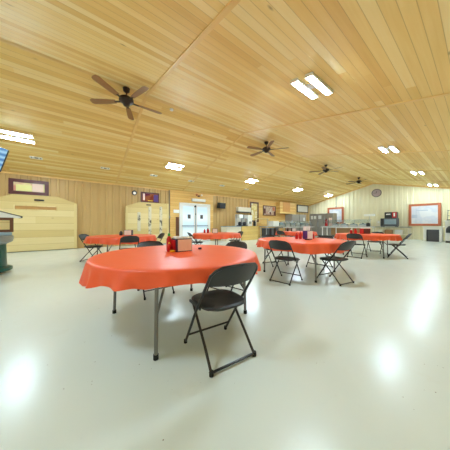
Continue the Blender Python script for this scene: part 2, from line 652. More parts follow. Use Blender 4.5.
fan0 = make_fan()
FANS = [(0.93, 0.0, 'brown ceiling fan nearest the camera, the largest of the row along the ridge'),
        (6.32, 0.35, 'second brown ceiling fan along the ridge, right of the tall framed mirror below'),
        (11.55, 0.9, 'third brown ceiling fan along the ridge, above the steel buffet counter'),
        (16.6, 0.2, 'farthest brown ceiling fan, just before the round wall clock')]
for i, (t, rz, lab) in enumerate(FANS):
    loc = (t, RL, RZ - 0.022)
    if i == 0:
        fan0.location = loc; fan0.rotation_euler = (0, 0, rz); fan0['label'] = lab; fan0['group'] = 'ceiling fans'
    else:
        dup(fan0, loc, rz, lab, 'ceiling fans')

# small air vents along the left slope
vent0 = None
for t, lab in ((-1.34, 'small ceiling vent above the slotted plank backboard at the left'),
               (0.82, 'small ceiling vent between the two plank backboards'),
               (2.89, 'small ceiling vent above the gouged plank backboard'),
               (4.95, 'small ceiling vent in front of the white double doors'),
               (7.1, 'small ceiling vent above the black wall loudspeaker'),
               (9.2, 'small ceiling vent above the coffee brewers')):
    loc = (t, 9.82, ceil_z(9.82) - 0.003)
    if vent0 is None:
        vent0 = thing('ceiling_vent', lab, 'vent', loc, 0, 'ceiling vents', rot=(-TILT, 0, 0))
        b = MB(); b.frame(-0.17, 0.17, -0.075, 0.075, 0.03, 'Z', -0.018, 0.0); b.build('frame', M['white'], vent0)
        b = MB(); b.box((0, 0, -0.004), (0.28, 0.10, 0.006)); b.build('grille', M['charcoal'], vent0)
        b = MB(); b.box((-0.07, 0, -0.009), (0.055, 0.09, 0.004)); b.box((0.08, 0, -0.009), (0.045, 0.09, 0.004)); b.build('damper', M['white'], vent0)
    else:
        dup(vent0, loc, 0, lab, rot=(-TILT, 0, 0))

b = MB(); b.lathe([(0.03, -0.045), (0.05, -0.035), (0.055, 0.0)], (0, 0, 0)); o = b.build('smoke_detector', M['white'], None, True)
o.location = (2.19, 5.64, ceil_z(5.64) - 0.004)
tag(o, 'small round white detector on the ridge beside the nearest fan', 'smoke detector')


# ------------------------------------------------------------------ plank backboards on the long wall
def backboard(name, label, cx, half, top, cham_l, cham_r, shoulder, slot, marks):
    r = thing(name, label, 'wooden backboard', (cx, L1 - 0.03, 0))
    pts = [(-half, 0.03), (half, 0.03)]
    pts += [(half, shoulder), (half - cham_r, top)] if cham_r else [(half, top)]
    pts += [(-half + cham_l, top), (-half, shoulder)] if cham_l else [(-half, top)]
    b = MB(); b.prism(pts, 'Y', -0.16, -0.02); b.build('plank_panel', M['board'], r)
    for s, ch in ((-1, cham_l), (1, cham_r)):
        h = shoulder if ch else top
        b = MB(); b.box((s * (half - 0.05), -0.172, h / 2 + 0.01), (0.10, 0.024, h - 0.04)); b.build('side_trim', M['board_v'], r)
    if slot:
        b = MB(); b.frame(-0.66, 0.66, 1.70, 1.90, 0.035, 'Y', -0.178, -0.16); b.build('slot_frame', M['board_v'], r)
        b = MB(); b.box((0, -0.163, 1.80), (1.25, 0.006, 0.13)); b.build('slot', M['slot_wood'], r)
        b = MB(); b.box((0.08, -0.178, 2.13), (0.30, 0.03, 0.06)); b.build('handle', M['black_metal'], r)
    if marks:
        for x, z0, z1 in marks:
            b = MB(); b.box((x, -0.168, (z0 + z1) / 2), (0.15, 0.02, z1 - z0)); b.build('worn_strip', M['worn'], r)
        b = MB(); b.box((0.0, -0.175, 2.2), (0.24, 0.03, 0.055)); b.build('handle', M['black_metal'], r)
    return r


backboard('plank_backboard', 'pale pine plank backboard with one long slot and chamfered top at the left', -1.50, 1.33, 2.33, 0.68, 0.68, 2.06, True, None)
backboard('plank_backboard', 'pale pine plank backboard with three dark gouged strips, beside the conduit', 2.99, 1.15, 2.34, 0.72, 0, 2.08, False, [(-0.50, 0.75, 1.78), (0.07, 0.4, 2.1), (0.68, 0.4, 2.14)])


# ------------------------------------------------------------------ framed pictures, mirrors and signs
def framed_left(name, label, cat, t0, t1, z0, z1, w, fm, im, off=0.03, extra=None):
    """framed flat thing hung on the long wall"""
    cx, cz = (t0 + t1) / 2, (z0 + z1) / 2
    r = thing(name, label, cat, (cx, L1 - off, cz))
    a, c = (t1 - t0) / 2, (z1 - z0) / 2
    b = MB(); b.frame(-a, a, -c, c, w, 'Y', -0.05, 0.0); b.build('frame', fm, r)
    b = MB(); b.box((0, -0.012, 0), (2 * a - 1.6 * w, 0.012, 2 * c - 1.6 * w)); b.build('picture', im, r)
    return r


def framed_back(name, label, cat, l0, l1, z0, z1, w, fm, im):
    cy, cz = (l0 + l1) / 2, (z0 + z1) / 2
    r = thing(name, label, cat, (T1 - 0.03, cy, cz))
    a, c = (l1 - l0) / 2, (z1 - z0) / 2
    b = MB(); b.frame(-a, a, -c, c, w, 'X', -0.06, 0.0); b.build('frame', fm, r)
    b = MB(); b.box((-0.02, 0, 0), (0.012, 2 * a - 1.6 * w, 2 * c - 1.6 * w)); b.build('picture', im, r)
    return r


mr = framed_left('framed_mirror', 'dark maroon framed mirror above the slotted plank backboard', 'mirror', -2.32, -1.14, 2.345, 2.96, 0.13, M['maroon'], M['pic_warm'])
b = MB(); b.box((-0.16, -0.0215, -0.05), (0.46, 0.006, 0.28)); b.build('reflected_wall', M['mirror_yellow'], mr)  # the mirror's reflection is painted as flat coloured patches
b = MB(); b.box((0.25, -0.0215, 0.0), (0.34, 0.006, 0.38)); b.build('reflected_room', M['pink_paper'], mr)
p = framed_left('framed_picture', 'dark red framed picture with a painted purple lens flare above the gouged backboard', 'picture', 2.62, 3.62, 2.34, 2.92, 0.07, M['maroon'], M['pic_red'])
b = MB(); b.box((0.32, -0.024, -0.02), (0.26, 0.008, 0.40)); b.build('painted_flare', M['purple'], p)  # purple lens flare, painted as a patch on the picture
b = MB(); b.box((-0.34, -0.024, 0.02), (0.09, 0.008, 0.36)); b.build('pale_figure', M['pink_paper'], p)
b = MB(); b.box((0.0, -0.024, -0.17), (0.26, 0.008, 0.05)); b.build('caption_strip', M['yellow'], p)
framed_left('framed_mirror', 'tall brown framed mirror on the pine wall left of the sepia picture', 'mirror', 10.88, 11.86, 1.32, 2.96, 0.13, M['brown'], M['pic_gold'], 0.085)
p = framed_left('framed_picture', 'sepia picture in a thin dark brown frame on the pine wall', 'picture', 12.42, 14.1, 1.9, 2.76, 0.07, M['brown'], M['pic_tan'], 0.085)
b = MB(); b.box((-0.62, -0.024, -0.06), (0.22, 0.008, 0.46)); b.box((0.1, -0.024, -0.22), (0.2, 0.008, 0.22)); b.box((0.66, -0.024, -0.2), (0.18, 0.008, 0.3)); b.build('dark_figure', M['maroon'], p)
b = MB(); b.box((0.55, -0.024, 0.16), (0.3, 0.008, 0.3)); b.build('orange_patch', M['redwood'], p)
framed_left('whiteboard', 'wide dull whiteboard in a black frame above the fridges in the corner', 'whiteboard', 17.55, 19.6, 2.36, 3.14, 0.08, M['black_metal'], M['board_white'])
o = MB().box((15.12, L1 - 0.535, 2.72), (1.05, 0.025, 0.86), bevel=0.006).build('stained_panel', M['amber'])
tag(o, 'orange stained wooden panel on the pine bulkhead left of the whiteboard', 'panel')

p = framed_back('framed_poster', 'pale poster in a thick red-brown frame behind the buffet counter', 'poster', 7.82, 9.3, 1.2, 2.78, 0.17, M['redwood'], M['pic_pale'])
p = framed_back('framed_poster', 'wide pale poster in a red-brown frame on the gable wall at the right', 'poster', 1.68, 3.32, 1.02, 2.62, 0.15, M['redwood'], M['pic_pale'])
b = MB(); b.box((-0.03, 0.12, 0.32), (0.006, 0.62, 0.07)); b.build('heading', M['pale_blue'], p)
b = MB(); b.box((-0.03, 0.50, -0.1), (0.006, 0.30, 0.24)); b.box((-0.03, 0.42, 0.25), (0.006, 0.03, 0.5)); b.build('drawing', M['pale_blue'], p)

c = thing('wall_clock', 'round mauve wall clock with grey rim high under the gable', 'clock', (T1 - 0.03, 5.3, 3.76), rot=(0, -PI / 2, 0))
b = MB(); b.lathe([(0.30, 0.0), (0.34, 0.0), (0.34, 0.05), (0.30, 0.06), (0.29, 0.03)], n=36); b.build('rim', M['charcoal'], c, True)
b = MB(); b.cyl((0, 0, 0.02), 0.305, 0.04, 36); b.build('face', M['clock_face'], c)
b = MB(); b.box((0.07, 0, 0.034), (0.16, 0.025, 0.02)); b.box((0.0, 0.10, 0.034), (0.025, 0.22, 0.02)); b.build('hands', M['dark'], c)

o = MB().lathe([(0.11, -0.04), (0.13, 0.0), (0.13, 0.05), (0.10, 0.06)], n=28).build('wall_thermometer', M['black_metal'], None, True)
b = MB(); b.cyl((0, -0.02, 0.062), 0.075, 0.01, 24); b.build('dial', M['white'], o)
o.location = (2.28, L1 - 0.065, 2.82); o.rotation_euler = (PI / 2, 0, 0)
tag(o, 'small round black wall dial left of the dark red picture', 'gauge')

s = thing('wall_speaker', 'black loudspeaker mounted on the ribbed wall right of the double doors', 'speaker', (7.9, L1 - 0.03, 2.44))
b = MB(); b.box((0, -0.27, 0), (0.56, 0.3, 0.40), rot=(0.12, 0, 0.15), bevel=0.02); b.build('cabinet', M['black_plastic'], s)
b = MB(); b.box((0, -0.06, 0.05), (0.08, 0.14, 0.08)); b.build('bracket', M['black_metal'], s)
b = MB(); b.tube([(-0.15, -0.06, 0.2), (-0.17, -0.03, 0.45), (-0.17, -0.02, 0.68)], 0.008); b.build('cable', M['black_metal'], s)

o = MB().box((6.17, L1 - 0.15, 2.70), (0.98, 0.13, 0.17), bevel=0.01).build('sign_box', M['white'])
tag(o, 'long blank white sign box above the double doors', 'sign')
e = thing('emergency_light', 'small emergency light with two heads above the sign box', 'emergency light', (6.2, L1 - 0.09, 2.98))
b = MB(); b.box((0, -0.03, 0), (0.16, 0.06, 0.10), bevel=0.01); b.build('case', M['brown'], e)
for sx in (-1, 1):
    b = MB(); b.cyl((sx * 0.18, -0.08, 0.07), 0.06, 0.07, 14, rot=(PI / 2 - 0.3, 0, 0)); b.build('lamp_head', M['cream'] if sx > 0 else M['redwood'], e)
o = MB().box((4.70, L1 - 0.10, 1.92), (0.46, 0.03, 0.2), bevel=0.004).build('notice_board', M['paper'])
tag(o, 'small white notice on the pine wall left of the double doors', 'sign')
o = MB().box((4.72, L1 - 0.10, 1.0), (0.20, 0.04, 1.15), bevel=0.005).build('wood_plaque', M['brown'])
tag(o, 'narrow brown wooden plaque standing upright left of the double doors', 'plaque')
cd = thing('conduit', 'vertical metal conduit pipe between the gouged backboard and the pine boarding', 'pipe', (4.22, L1 - 0.06, 0))
b = MB(); b.cyl((0, 0, 1.6), 0.022, 3.16, 10); b.build('pipe', M['grey_metal'], cd, True)
b = MB(); b.box((0, -0.02, 1.55), (0.10, 0.07, 0.16), bevel=0.008); b.build('junction_box', M['grey_rim'], cd)
cd = thing('conduit', 'thin vertical conduit pipe on the gable wall behind the framed poster', 'pipe', (T1 - 0.05, 8.5, 0))
b = MB(); b.cyl((0, 0, 3.3), 0.02, 1.03, 10); b.build('pipe', M['grey_metal'], cd, True)
b = MB(); b.box((0, 0, 2.83), (0.06, 0.09, 0.09)); b.build('junction_box', M['grey_rim'], cd)

# ------------------------------------------------------------------ round tables and cloths
CAM_RIGHT = -36.8


def make_table():
    r = thing('round_table', '', 'table')
    b = MB(); b.lathe([(0.90, 0.716), (0.928, 0.721), (0.930, 0.754), (0.92, 0.759)], n=64); b.build('tabletop', M['table_plastic'], r, True)
    for k in range(4):
        a = math.radians(53 + 90 * k)
        d = Vector((math.cos(a), math.sin(a), 0))
        b = MB(); b.tube([d * 0.82 + Vector((0, 0, 0.02)), d * 0.80 + Vector((0, 0, 0.718))], 0.0165, 12)
        lg = b.build('leg', M['grey_metal'], r, True)
        b = MB(); b.cyl(tuple(d * 0.82 + Vector((0, 0, 0.02))), 0.022, 0.04, 12); b.build('foot_cap', M['rubber'], lg, True)
        b = MB(); b.tube([d * 0.812 + Vector((0, 0, 0.34)), d * 0.40 + Vector((0, 0, 0.712))], 0.011, 8); b.build('brace', M['grey_metal'], lg, True)
    for s in (-1, 1):
        a = math.radians(53 + 90 * s)
        d = Vector((math.cos(a), math.sin(a), 0)); q = Vector((-d.y, d.x, 0))
        b = MB(); b.tube([d * 0.40 - q * 0.42 + Vector((0, 0, 0.704)), d * 0.40 + q * 0.42 + Vector((0, 0, 0.704))], 0.012, 8)
        b.build('under_rail', M['grey_metal'], r, True)
    return r


def cloth_mesh(seed, base, amp, th0, off, th1):
    rnd = random.Random(seed)
    N = 200
    R = 0.942
    ph = [rnd.uniform(0, 2 * PI) for _ in range(8)]
    Z = 0.7625
    bm = bmesh.new()
    cen = bm.verts.new((0, 0, Z))
    rings = []
    for rr in (0.15, 0.3, 0.45, 0.6, 0.75, 0.86):
        rings.append([bm.verts.new((rr * math.cos(2 * PI * k / N), rr * math.sin(2 * PI * k / N), Z + 0.0008 * math.sin(5 * rr + ph[0]))) for k in range(N)])
    for rr, dz in ((R - 0.012, 0.0), (R + 0.001, -0.004), (R + 0.008, -0.014)):
        rings.append([bm.verts.new((rr * math.cos(2 * PI * k / N), rr * math.sin(2 * PI * k / N), Z + dz)) for k in range(N)])
    q = 7
    for j in range(1, q + 1):
        f = j / q
        row = []
        for k in range(N):
            a = 2 * PI * k / N
            drop = base + amp * math.cos(2 * (a - th0)) + off * math.cos(a - th1)
            drop += 0.010 * math.sin(9 * a + ph[1]) + 0.006 * math.sin(23 * a + ph[2])
            fold = 0.026 * math.sin(19 * a + ph[3] + 0.9 * math.sin(3 * a + ph[4])) + 0.013 * math.sin(33 * a + ph[5]) + 0.008 * math.sin(7 * a + ph[6])
            rr = R + 0.010 + f * (0.030 + fold * 0.9 * min(1, drop / 0.14) + 0.06 * max(0.0, drop - 0.15))
            row.append(bm.verts.new((rr * math.cos(a), rr * math.sin(a), Z - 0.014 - f * max(0.05, drop - 0.014))))
        rings.append(row)
    for k in range(N):
        bm.faces.new((cen, rings[0][k], rings[0][(k + 1) % N]))
    for i in range(len(rings) - 1):
        for k in range(N):
            bm.faces.new((rings[i][k], rings[i + 1][k], rings[i + 1][(k + 1) % N], rings[i][(k + 1) % N]))
    me = bpy.data.meshes.new('tablecloth')
    bm.to_mesh(me); bm.free()
    me.materials.append(M['cloth'])
    for p_ in me.polygons:
        p_.use_smooth = True
    o = bpy.data.objects.new('tablecloth', me)
    COL.objects.link(o)
    return o


TABLES = {
    'near': (0.985, 2.265, 'nearest and largest round table, grey legged, in the left foreground', 'orange-red tablecloth on the nearest, largest table'),
    'right': (4.09, 2.56, 'round table with a chair at its front left and another at its front right', 'orange-red tablecloth under the purple and white caddy'),
    'left': (1.05, 6.74, 'round table at the far left in front of the ribbed wall between the backboards', 'orange-red tablecloth at far left, in front of the plank backboards'),
    'door': (4.37, 6.41, 'round table in front of the white double doors', 'orange-red tablecloth in front of the white double doors'),
    'far': (8.64, 5.62, 'farthest round table, close to the steel serving table', 'orange-red tablecloth on the farthest table, near the serving table'),
    'wall': (8.42, 2.58, 'round table at the right, in front of the steel buffet counter', 'orange-red tablecloth at the right, in front of the buffet counter'),
}
table0 = None
for i, (key, (t, l, lab, clab)) in enumerate(TABLES.items()):
    if table0 is None:
        table0 = make_table()
        table0.location = (t, l, 0); table0['label'] = lab; table0['group'] = 'round folding tables'
    else:
        dup(table0, (t, l, 0), 0, lab, 'round folding tables')
    if key == 'near':
        co = cloth_mesh(3, 0.165, 0.04, math.radians(CAM_RIGHT), 0.04, math.radians(143))
    else:
        co = cloth_mesh(20 + i, 0.175, 0.025, i * 1.1, 0.015, i * 2.0)
    co.location = (t, l, 0)
    tag(co, clab, 'tablecloth', 'orange-red tablecloths')


# ------------------------------------------------------------------ folding chairs
def make_chair():
    r = thing('folding_chair', '', 'chair')
    # seat
    b = MB()
    n = 40
    rows = []
    for sc_, z in ((0.90, 0.424), (1.0, 0.432), (1.0, 0.446), (0.93, 0.456), (0.55, 0.449), (0.15, 0.446)):
        row = []
        for k in range(n):
            a = 2 * PI * k / n
            ca, sa = math.cos(a), math.sin(a)
            x = 0.215 * math.copysign(abs(ca) ** 0.62, ca) * (1 - 0.06 * (sa < 0) * abs(sa))
            y = 0.228 * math.copysign(abs(sa) ** 0.68, sa)
            row.append(b.bm.verts.new((x * sc_, y * sc_ + 0.022, z + (0.006 if sa < -0.6 and sc_ > 0.9 else 0) - 0.010 * max(0, sa))))
        rows.append(row)
    for q in range(len(rows) - 1):
        for k in range(n):
            b.bm.faces.new((rows[q][k], rows[q][(k + 1) % n], rows[q + 1][(k + 1) % n], rows[q + 1][k]))
    b.bm.faces.new(rows[0][::-1]); b.bm.faces.new(rows[-1])
    b.build('seat', M['black_plastic'], r, True)
    # back panel, bowed rearwards, rounded upper corners
    b = MB()
    nx, nz = 20, 7
    W = 0.216

    def bp(i, j, side):
        u = -1 + 2 * i / nx
        v = j / nz
        top = 0.808 - 0.055 * abs(u) ** 4
        bot = 0.630 + 0.012 * abs(u) ** 2
        z = bot + (top - bot) * v
        y = -0.16 - (z - 0.6) * 0.66 - 0.040 * (1 - u * u)
        return Vector((W * u, y + side * 0.008 * math.cos(0.5 * PI * u * 0.9), z))
    G = {}
    for sd in (-1, 1):
        for i in range(nx + 1):
            for j in range(nz + 1):
                G[sd, i, j] = b.bm.verts.new(bp(i, j, sd))
    for i in range(nx):
        for j in range(nz):
            b.bm.faces.new((G[1, i, j], G[1, i + 1, j], G[1, i + 1, j + 1], G[1, i, j + 1]))
            b.bm.faces.new((G[-1, i, j], G[-1, i, j + 1], G[-1, i + 1, j + 1], G[-1, i + 1, j]))
        b.bm.faces.new((G[1, i, 0], G[-1, i, 0], G[-1, i + 1, 0], G[1, i + 1, 0]))
        b.bm.faces.new((G[1, i, nz], G[1, i + 1, nz], G[-1, i + 1, nz], G[-1, i, nz]))
    for j in range(nz):
        b.bm.faces.new((G[1, 0, j], G[1, 0, j + 1], G[-1, 0, j + 1], G[-1, 0, j]))
        b.bm.faces.new((G[1, nx, j], G[-1, nx, j], G[-1, nx, j + 1], G[1, nx, j + 1]))
    b.build('backrest', M['black_plastic'], r, True)
    for s in (-1, 1):
        b = MB(); b.tube([(s * 0.222, 0.245, 0.012), (s * 0.226, -0.02, 0.415), (s * 0.224, -0.155, 0.60), (s * 0.218, -0.250, 0.738)], 0.0115, 8)
        fl_ = b.build('front_leg', M['black_metal'], r, True)
        b = MB(); b.cyl((s * 0.222, 0.245, 0.016), 0.016, 0.032, 10); b.build('rubber_foot', M['rubber'], fl_, True)
        b = MB(); b.tube([(s * 0.205, -0.235, 0.014), (s * 0.200, -0.12, 0.15), (s * 0.196, 0.14, 0.425)], 0.0115, 8)
        rl_ = b.build('rear_leg', M['black_metal'], r, True)
        b = MB(); b.cyl((s * 0.205, -0.235, 0.018), 0.017, 0.036, 10); b.build('rubber_foot', M['rubber'], rl_, True)
        b = MB(); b.box((s * 0.213, 0.05, 0.425), (0.012, 0.22, 0.02)); b.build('seat_bracket', M['black_metal'], r)
    b = MB(); b.tube([(-0.205, -0.235, 0.022), (0.205, -0.235, 0.022)], 0.010, 8); b.build('floor_bar', M['black_metal'], r, True)
    b = MB(); b.tube([(-0.223, 0.183, 0.105), (0.223, 0.183, 0.105)], 0.009, 8); b.build('crossbar', M['black_metal'], r, True)
    b = MB(); b.tube([(-0.218, -0.250, 0.735), (-0.195, -0.278, 0.772), (-0.15, -0.305, 0.798), (0, -0.336, 0.811), (0.15, -0.305, 0.798), (0.195, -0.278, 0.772), (0.218, -0.250, 0.735)], 0.0105, 8)
    b.build('top_rail', M['black_metal'], r, True)
    return r


CHAIRS = [
    (0.985, 1.405, -4.5, 'nearest black folding chair, seen from behind at the largest table'),
    (0.97, 3.22, 180.0, 'black folding chair behind the largest table, left of its caddy'),
    (1.88, 2.47, 103.0, 'black folding chair behind the largest table, right of its caddy'),
    (3.24, 2.33, -82.0, 'black folding chair at front left of the table with the purple caddy'),
    (3.98, 1.73, -9.0, 'black folding chair turned sideways at front right of the purple caddy table'),
    (4.97, 2.53, 88.0, 'black folding chair behind the purple caddy table, at its right'),
    (4.29, 3.46, 166.0, 'black folding chair behind the purple caddy table, at its left'),
    (0.28, 7.18, -125.0, 'black folding chair at the left end of the far left table'),
    (1.04, 5.80, -4.0, 'black folding chair in front of the far left table, back to the camera'),
    (1.96, 6.62, 92.0, 'black folding chair at the right end of the far left table'),
    (3.52, 6.55, -100.0, 'black folding chair at the left end of the table by the double doors'),
    (5.26, 6.32, 80.0, 'black folding chair at the right end of the table by the double doors'),
    (7.80, 5.72, -90.0, 'black folding chair at the left of the farthest table'),
    (9.56, 5.66, 90.0, 'black folding chair at the right of the farthest table'),
    (7.53, 2.56, -88.9, 'black folding chair with its back to us at the right-hand buffet table'),
    (8.52, 1.70, 12.0, 'black folding chair in profile, rightmost of all chairs'),
    (9.33, 2.54, 91.0, 'black folding chair behind the right-hand table, hidden by its caddy'),
]
chair0 = make_chair()
for i, (t, l, deg, lab) in enumerate(CHAIRS):
    if i == 0:
        chair0.location = (t, l, 0); chair0.rotation_euler = (0, 0, math.radians(deg)); chair0['label'] = lab; chair0['group'] = 'black folding chairs'
    else:
        dup(chair0, (t, l, 0), math.radians(deg), lab, 'black folding chairs')

# ------------------------------------------------------------------ things on the tables
TOP = 0.7635
VIEW = HEAD - PI / 2


def caddy(loc, rz, label, side, face, w=0.2, h=0.165, d=0.13, top=True):
    r = thing('napkin_caddy', label, 'caddy', (loc[0], loc[1], TOP + 0.001), rz, 'table caddies')
    b = MB(); b.box((0, 0, h / 2), (w, d, h), bevel=0.006); b.build('body', side, r)
    b = MB(); b.box((0.004, -d / 2 - 0.004, h * 0.5), (w - 0.03, 0.012, h - 0.02)); b.build('front_card', face, r)
    if top:
        b = MB()
        for k in range(5):
            b.box((-w * 0.36 + k * w * 0.18, 0.0, h + 0.008), (0.034, d * 0.9, 0.030), rot=(0, 0.2 * (k - 2) * 0.4, 0.1 * k))
        b.build('packets', M['paper'], r)
    return r


def bottle(loc, label, body, capm, h=0.19, r_=0.03, group='sauce bottles'):
    r = thing('sauce_bottle', label, 'bottle', (loc[0], loc[1], TOP + 0.001), 0, group)
    b = MB(); b.lathe([(r_ * 0.9, 0), (r_, 0.008), (r_, h * 0.66), (r_ * 0.45, h * 0.82), (r_ * 0.42, h * 0.84)], n=16); b.build('bottle_body', body, r, True)
    b = MB(); b.lathe([(r_ * 0.48, h * 0.825), (r_ * 0.46, h * 0.92), (r_ * 0.2, h)], n=14); b.build('cap', capm, r, True)
    return r


cd1 = caddy((1.06, 2.37), VIEW + 0.62, 'dark caddy with pink card and packets on the largest table', M['navy'], M['pink_paper'], 0.215, 0.165, 0.17)
b = MB(); b.box((-0.114, 0.01, 0.078), (0.012, 0.13, 0.14)); b.build('red_side_card', M['red'], cd1)
bottle((0.925, 2.47), 'red sauce bottle with a green cap left of the pink card caddy', M['red'], M['green_cap'], 0.235, 0.034)
bottle((0.90, 2.40), 'squat red sauce bottle with a yellow cap, nearest on the largest table', M['red'], M['yellow'], 0.12, 0.028)
o = MB().lathe([(0.028, 0), (0.032, 0.004), (0.034, 0.02), (0.026, 0.024)], n=16).build('dip_cup', M['yellow'], None, True)
o.location = (0.915, 2.325, TOP + 0.001); tag(o, 'tiny yellow cup beside the sauce bottles on the largest table', 'cup')
o = MB().lathe([(0.02, 0), (0.025, 0.004), (0.025, 0.02), (0.02, 0.024)], n=14).build('bottle_cap', M['navy'], None, True)
o.location = (1.33, 2.37, TOP + 0.001); tag(o, 'small dark cap lying right of the caddy on the largest table', 'cap')

c2 = caddy((4.34, 2.50), VIEW + 0.30, 'purple caddy with white card on the table behind the two front chairs', M['purple'], M['paper'], 0.17, 0.20, 0.14, False)
b = MB(); b.box((-0.02, 0.01, 0.25), (0.13, 0.09, 0.10), bevel=0.005); b.build('napkin_stack', M['paper'], c2)
bottle((4.22, 2.62), 'red sauce bottle touching the left side of the purple caddy', M['red'], M['red'], 0.18, 0.038)
bottle((4.15, 2.67), 'squat red sauce bottle farther left of the purple caddy', M['red'], M['red'], 0.15, 0.036)
o = MB().box((4.52, 2.48, TOP + 0.06), (0.14, 0.09, 0.115), rot=(0, 0, 0.4), bevel=0.005).build('napkin_box', M['red'])
tag(o, 'low red napkin box right of the purple caddy', 'box')
o = MB().box((4.13, 2.36, TOP + 0.012), (0.20, 0.10, 0.022), rot=(0, 0, 0.2), bevel=0.004).build('condiment_tray', M['dark'])
tag(o, 'low dark tray in front of the red bottles by the purple caddy', 'tray')

c3 = caddy((1.22, 6.86), VIEW + 0.1, 'white card caddy with navy sides on the far left table', M['navy'], M['paper'], 0.24, 0.17, 0.14, False)
bottle((1.02, 6.98), 'dark sauce bottle left of the caddy on the far left table', M['dark'], M['dark'], 0.14, 0.05)
c4 = caddy((4.36, 6.52), VIEW, 'navy caddy with white card on the table by the double doors', M['navy'], M['paper'], 0.22, 0.18, 0.14, False)
bottle((4.16, 6.74), 'red sauce bottle left of the caddy by the double doors', M['red'], M['dark'], 0.20, 0.05)
bottle((4.06, 6.84), 'red sauce bottle farthest left on the table by the double doors', M['red'], M['red'], 0.16, 0.04)
c5 = caddy((8.66, 5.76), VIEW, 'dark caddy with white card on the farthest table', M['dark'], M['paper'], 0.2, 0.17, 0.14, False)
bottle((8.5, 5.98), 'dark bottle left of the caddy on the farthest table', M['dark'], M['red'], 0.19, 0.045)
c6 = caddy((8.50, 2.62), VIEW + 0.1, 'red caddy with dark side on the right-hand buffet table', M['red'], M['maroon'], 0.30, 0.20, 0.16, True)
bottle((8.24, 2.84), 'red sauce bottle left of the red caddy on the right-hand table', M['red'], M['red'], 0.2, 0.05)
bottle((8.13, 2.95), 'red sauce bottle farthest left on the right-hand table', M['red'], M['paper'], 0.18, 0.045)

# ------------------------------------------------------------------ counters and serving line along the long wall
k = thing('counter', 'white-fronted counter with a grey top right of the double doors', 'counter', (8.2, 10.25, 0))
b = MB(); b.box((0, 0.02, 0.48), (1.26, 0.62, 0.96)); b.build('body', M['cream'], k)
b = MB(); b.box((0, 0, 0.98), (1.30, 0.72, 0.04), bevel=0.006); b.build('countertop', M['bluegrey'], k)
k = thing('counter', 'yellow pine counter that carries the coffee brewers', 'counter', (9.7, 10.25, 0))
b = MB(); b.box((0, 0.02, 0.48), (1.62, 0.66, 0.96)); b.build('body', M['counter_pine'], k)
b = MB(); b.box((0, 0, 0.98), (1.66, 0.74, 0.04), bevel=0.006); b.build('countertop', M['counter_pine'], k)


def brewer(x, label, w, h, bm_col):
    r = thing('coffee_brewer', label, 'coffee machine', (x, 10.3, 1.0), 0, 'coffee brewers')
    b = MB(); b.box((0, 0.1, h / 2), (w, 0.22, h), bevel=0.01); b.build('back_column', bm_col, r)
    b = MB(); b.box((0, -0.05, h * 0.83), (w, 0.42, h * 0.32), bevel=0.01); b.build('head', bm_col, r)
    b = MB(); b.box((0, -0.09, 0.03), (w, 0.36, 0.06), bevel=0.005); b.build('base', M['black_plastic'], r)
    b = MB(); b.lathe([(w * 0.26, 0.06), (w * 0.36, 0.10), (w * 0.34, 0.24), (w * 0.24, 0.30)], (0, -0.12, 0), 18); b.build('carafe', M['dark'], r, True)
    return r


brewer(8.92, 'white coffee brewer, left of two on the pine counter', 0.36, 0.82, M['white'])
brewer(9.36, 'steel coffee brewer, second on the pine counter', 0.34, 0.80, M['steel'])
o = MB().box((9.82, 10.3, 1.40), (0.44, 0.42, 0.80), bevel=0.02).build('drink_dispenser', M['white'])
b = MB(); b.box((9.82, 10.075, 1.25), (0.2, 0.04, 0.16)); b.build('tap_block', M['grey_rim'], o)
tag(o, 'tall white drink dispenser at the right end of the pine counter', 'dispenser')
o = MB().lathe([(0.09, 0), (0.10, 0.01), (0.10, 0.30), (0.05, 0.36)], n=18).build('canister', M['black_plastic'], None, True)
o.location = (10.38, 10.2, 1.002); tag(o, 'black canister on the right edge of the pine counter', 'canister')
k = thing('wall_cabinet', 'beige wall cabinet with a dark underside above the coffee brewers', 'cabinet', (10.1, L1 - 0.03, 2.05))
b = MB(); b.box((0, -0.17, 0.22), (1.3, 0.3, 0.34), bevel=0.008); b.build('body', M['cream'], k)
b = MB(); b.box((0, -0.16, 0.02), (1.26, 0.28, 0.06)); b.build('underside', M['charcoal'], k)

k = thing('ledge_shelf', 'pale pine ledge on two posts right of the pine counter', 'shelf', (11.65, 10.62, 0))
b = MB(); b.box((0, 0, 1.58), (1.5, 0.3, 0.05), bevel=0.005); b.build('ledge', M['board'], k)
for s in (-1, 1):
    b = MB(); b.box((s * 0.68, 0, 0.78), (0.06, 0.06, 1.56)); b.build('post', M['cream'], k)

k = thing('work_table', 'steel work table with dark bins below, right of the pine counter', 'table', (11.75, 9.85, 0))
b = MB(); b.box((0, 0, 0.96), (1.7, 0.7, 0.05), bevel=0.006); b.build('tabletop', M['steel'], k)
b = MB(); b.box((0, 0, 0.2), (1.62, 0.62, 0.03)); b.build('under_shelf', M['steel'], k)
for sx in (-1, 1):
    for sy in (-1, 1):
        b = MB(); b.cyl((sx * 0.79, sy * 0.29, 0.47), 0.02, 0.94, 10); b.build('leg', M['steel'], k, True)
for i, x in enumerate((11.2, 11.75, 12.3)):
    o = MB().box((x, 9.85, 0.217 + 0.3), (0.34, 0.5, 0.6), bevel=0.02).build('storage_bin', M['charcoal'])
    b = MB(); b.box((x, 9.85, 0.83), (0.37, 0.53, 0.03), bevel=0.008); b.build('lid', M['bluegrey'], o)
    tag(o, ('leftmost dark bin under the steel work table', 'middle dark bin under the steel work table', 'rightmost dark bin under the steel work table')[i], 'bin', 'bins under the work table')
o = MB().box((12.1, 9.8, 0.987 + 0.20), (0.68, 0.5, 0.40), bevel=0.015).build('countertop_oven', M['white'])
b = MB(); b.box((12.02, 9.545, 1.19), (0.42, 0.012, 0.26)); b.build('door_panel', M['paper'], o)
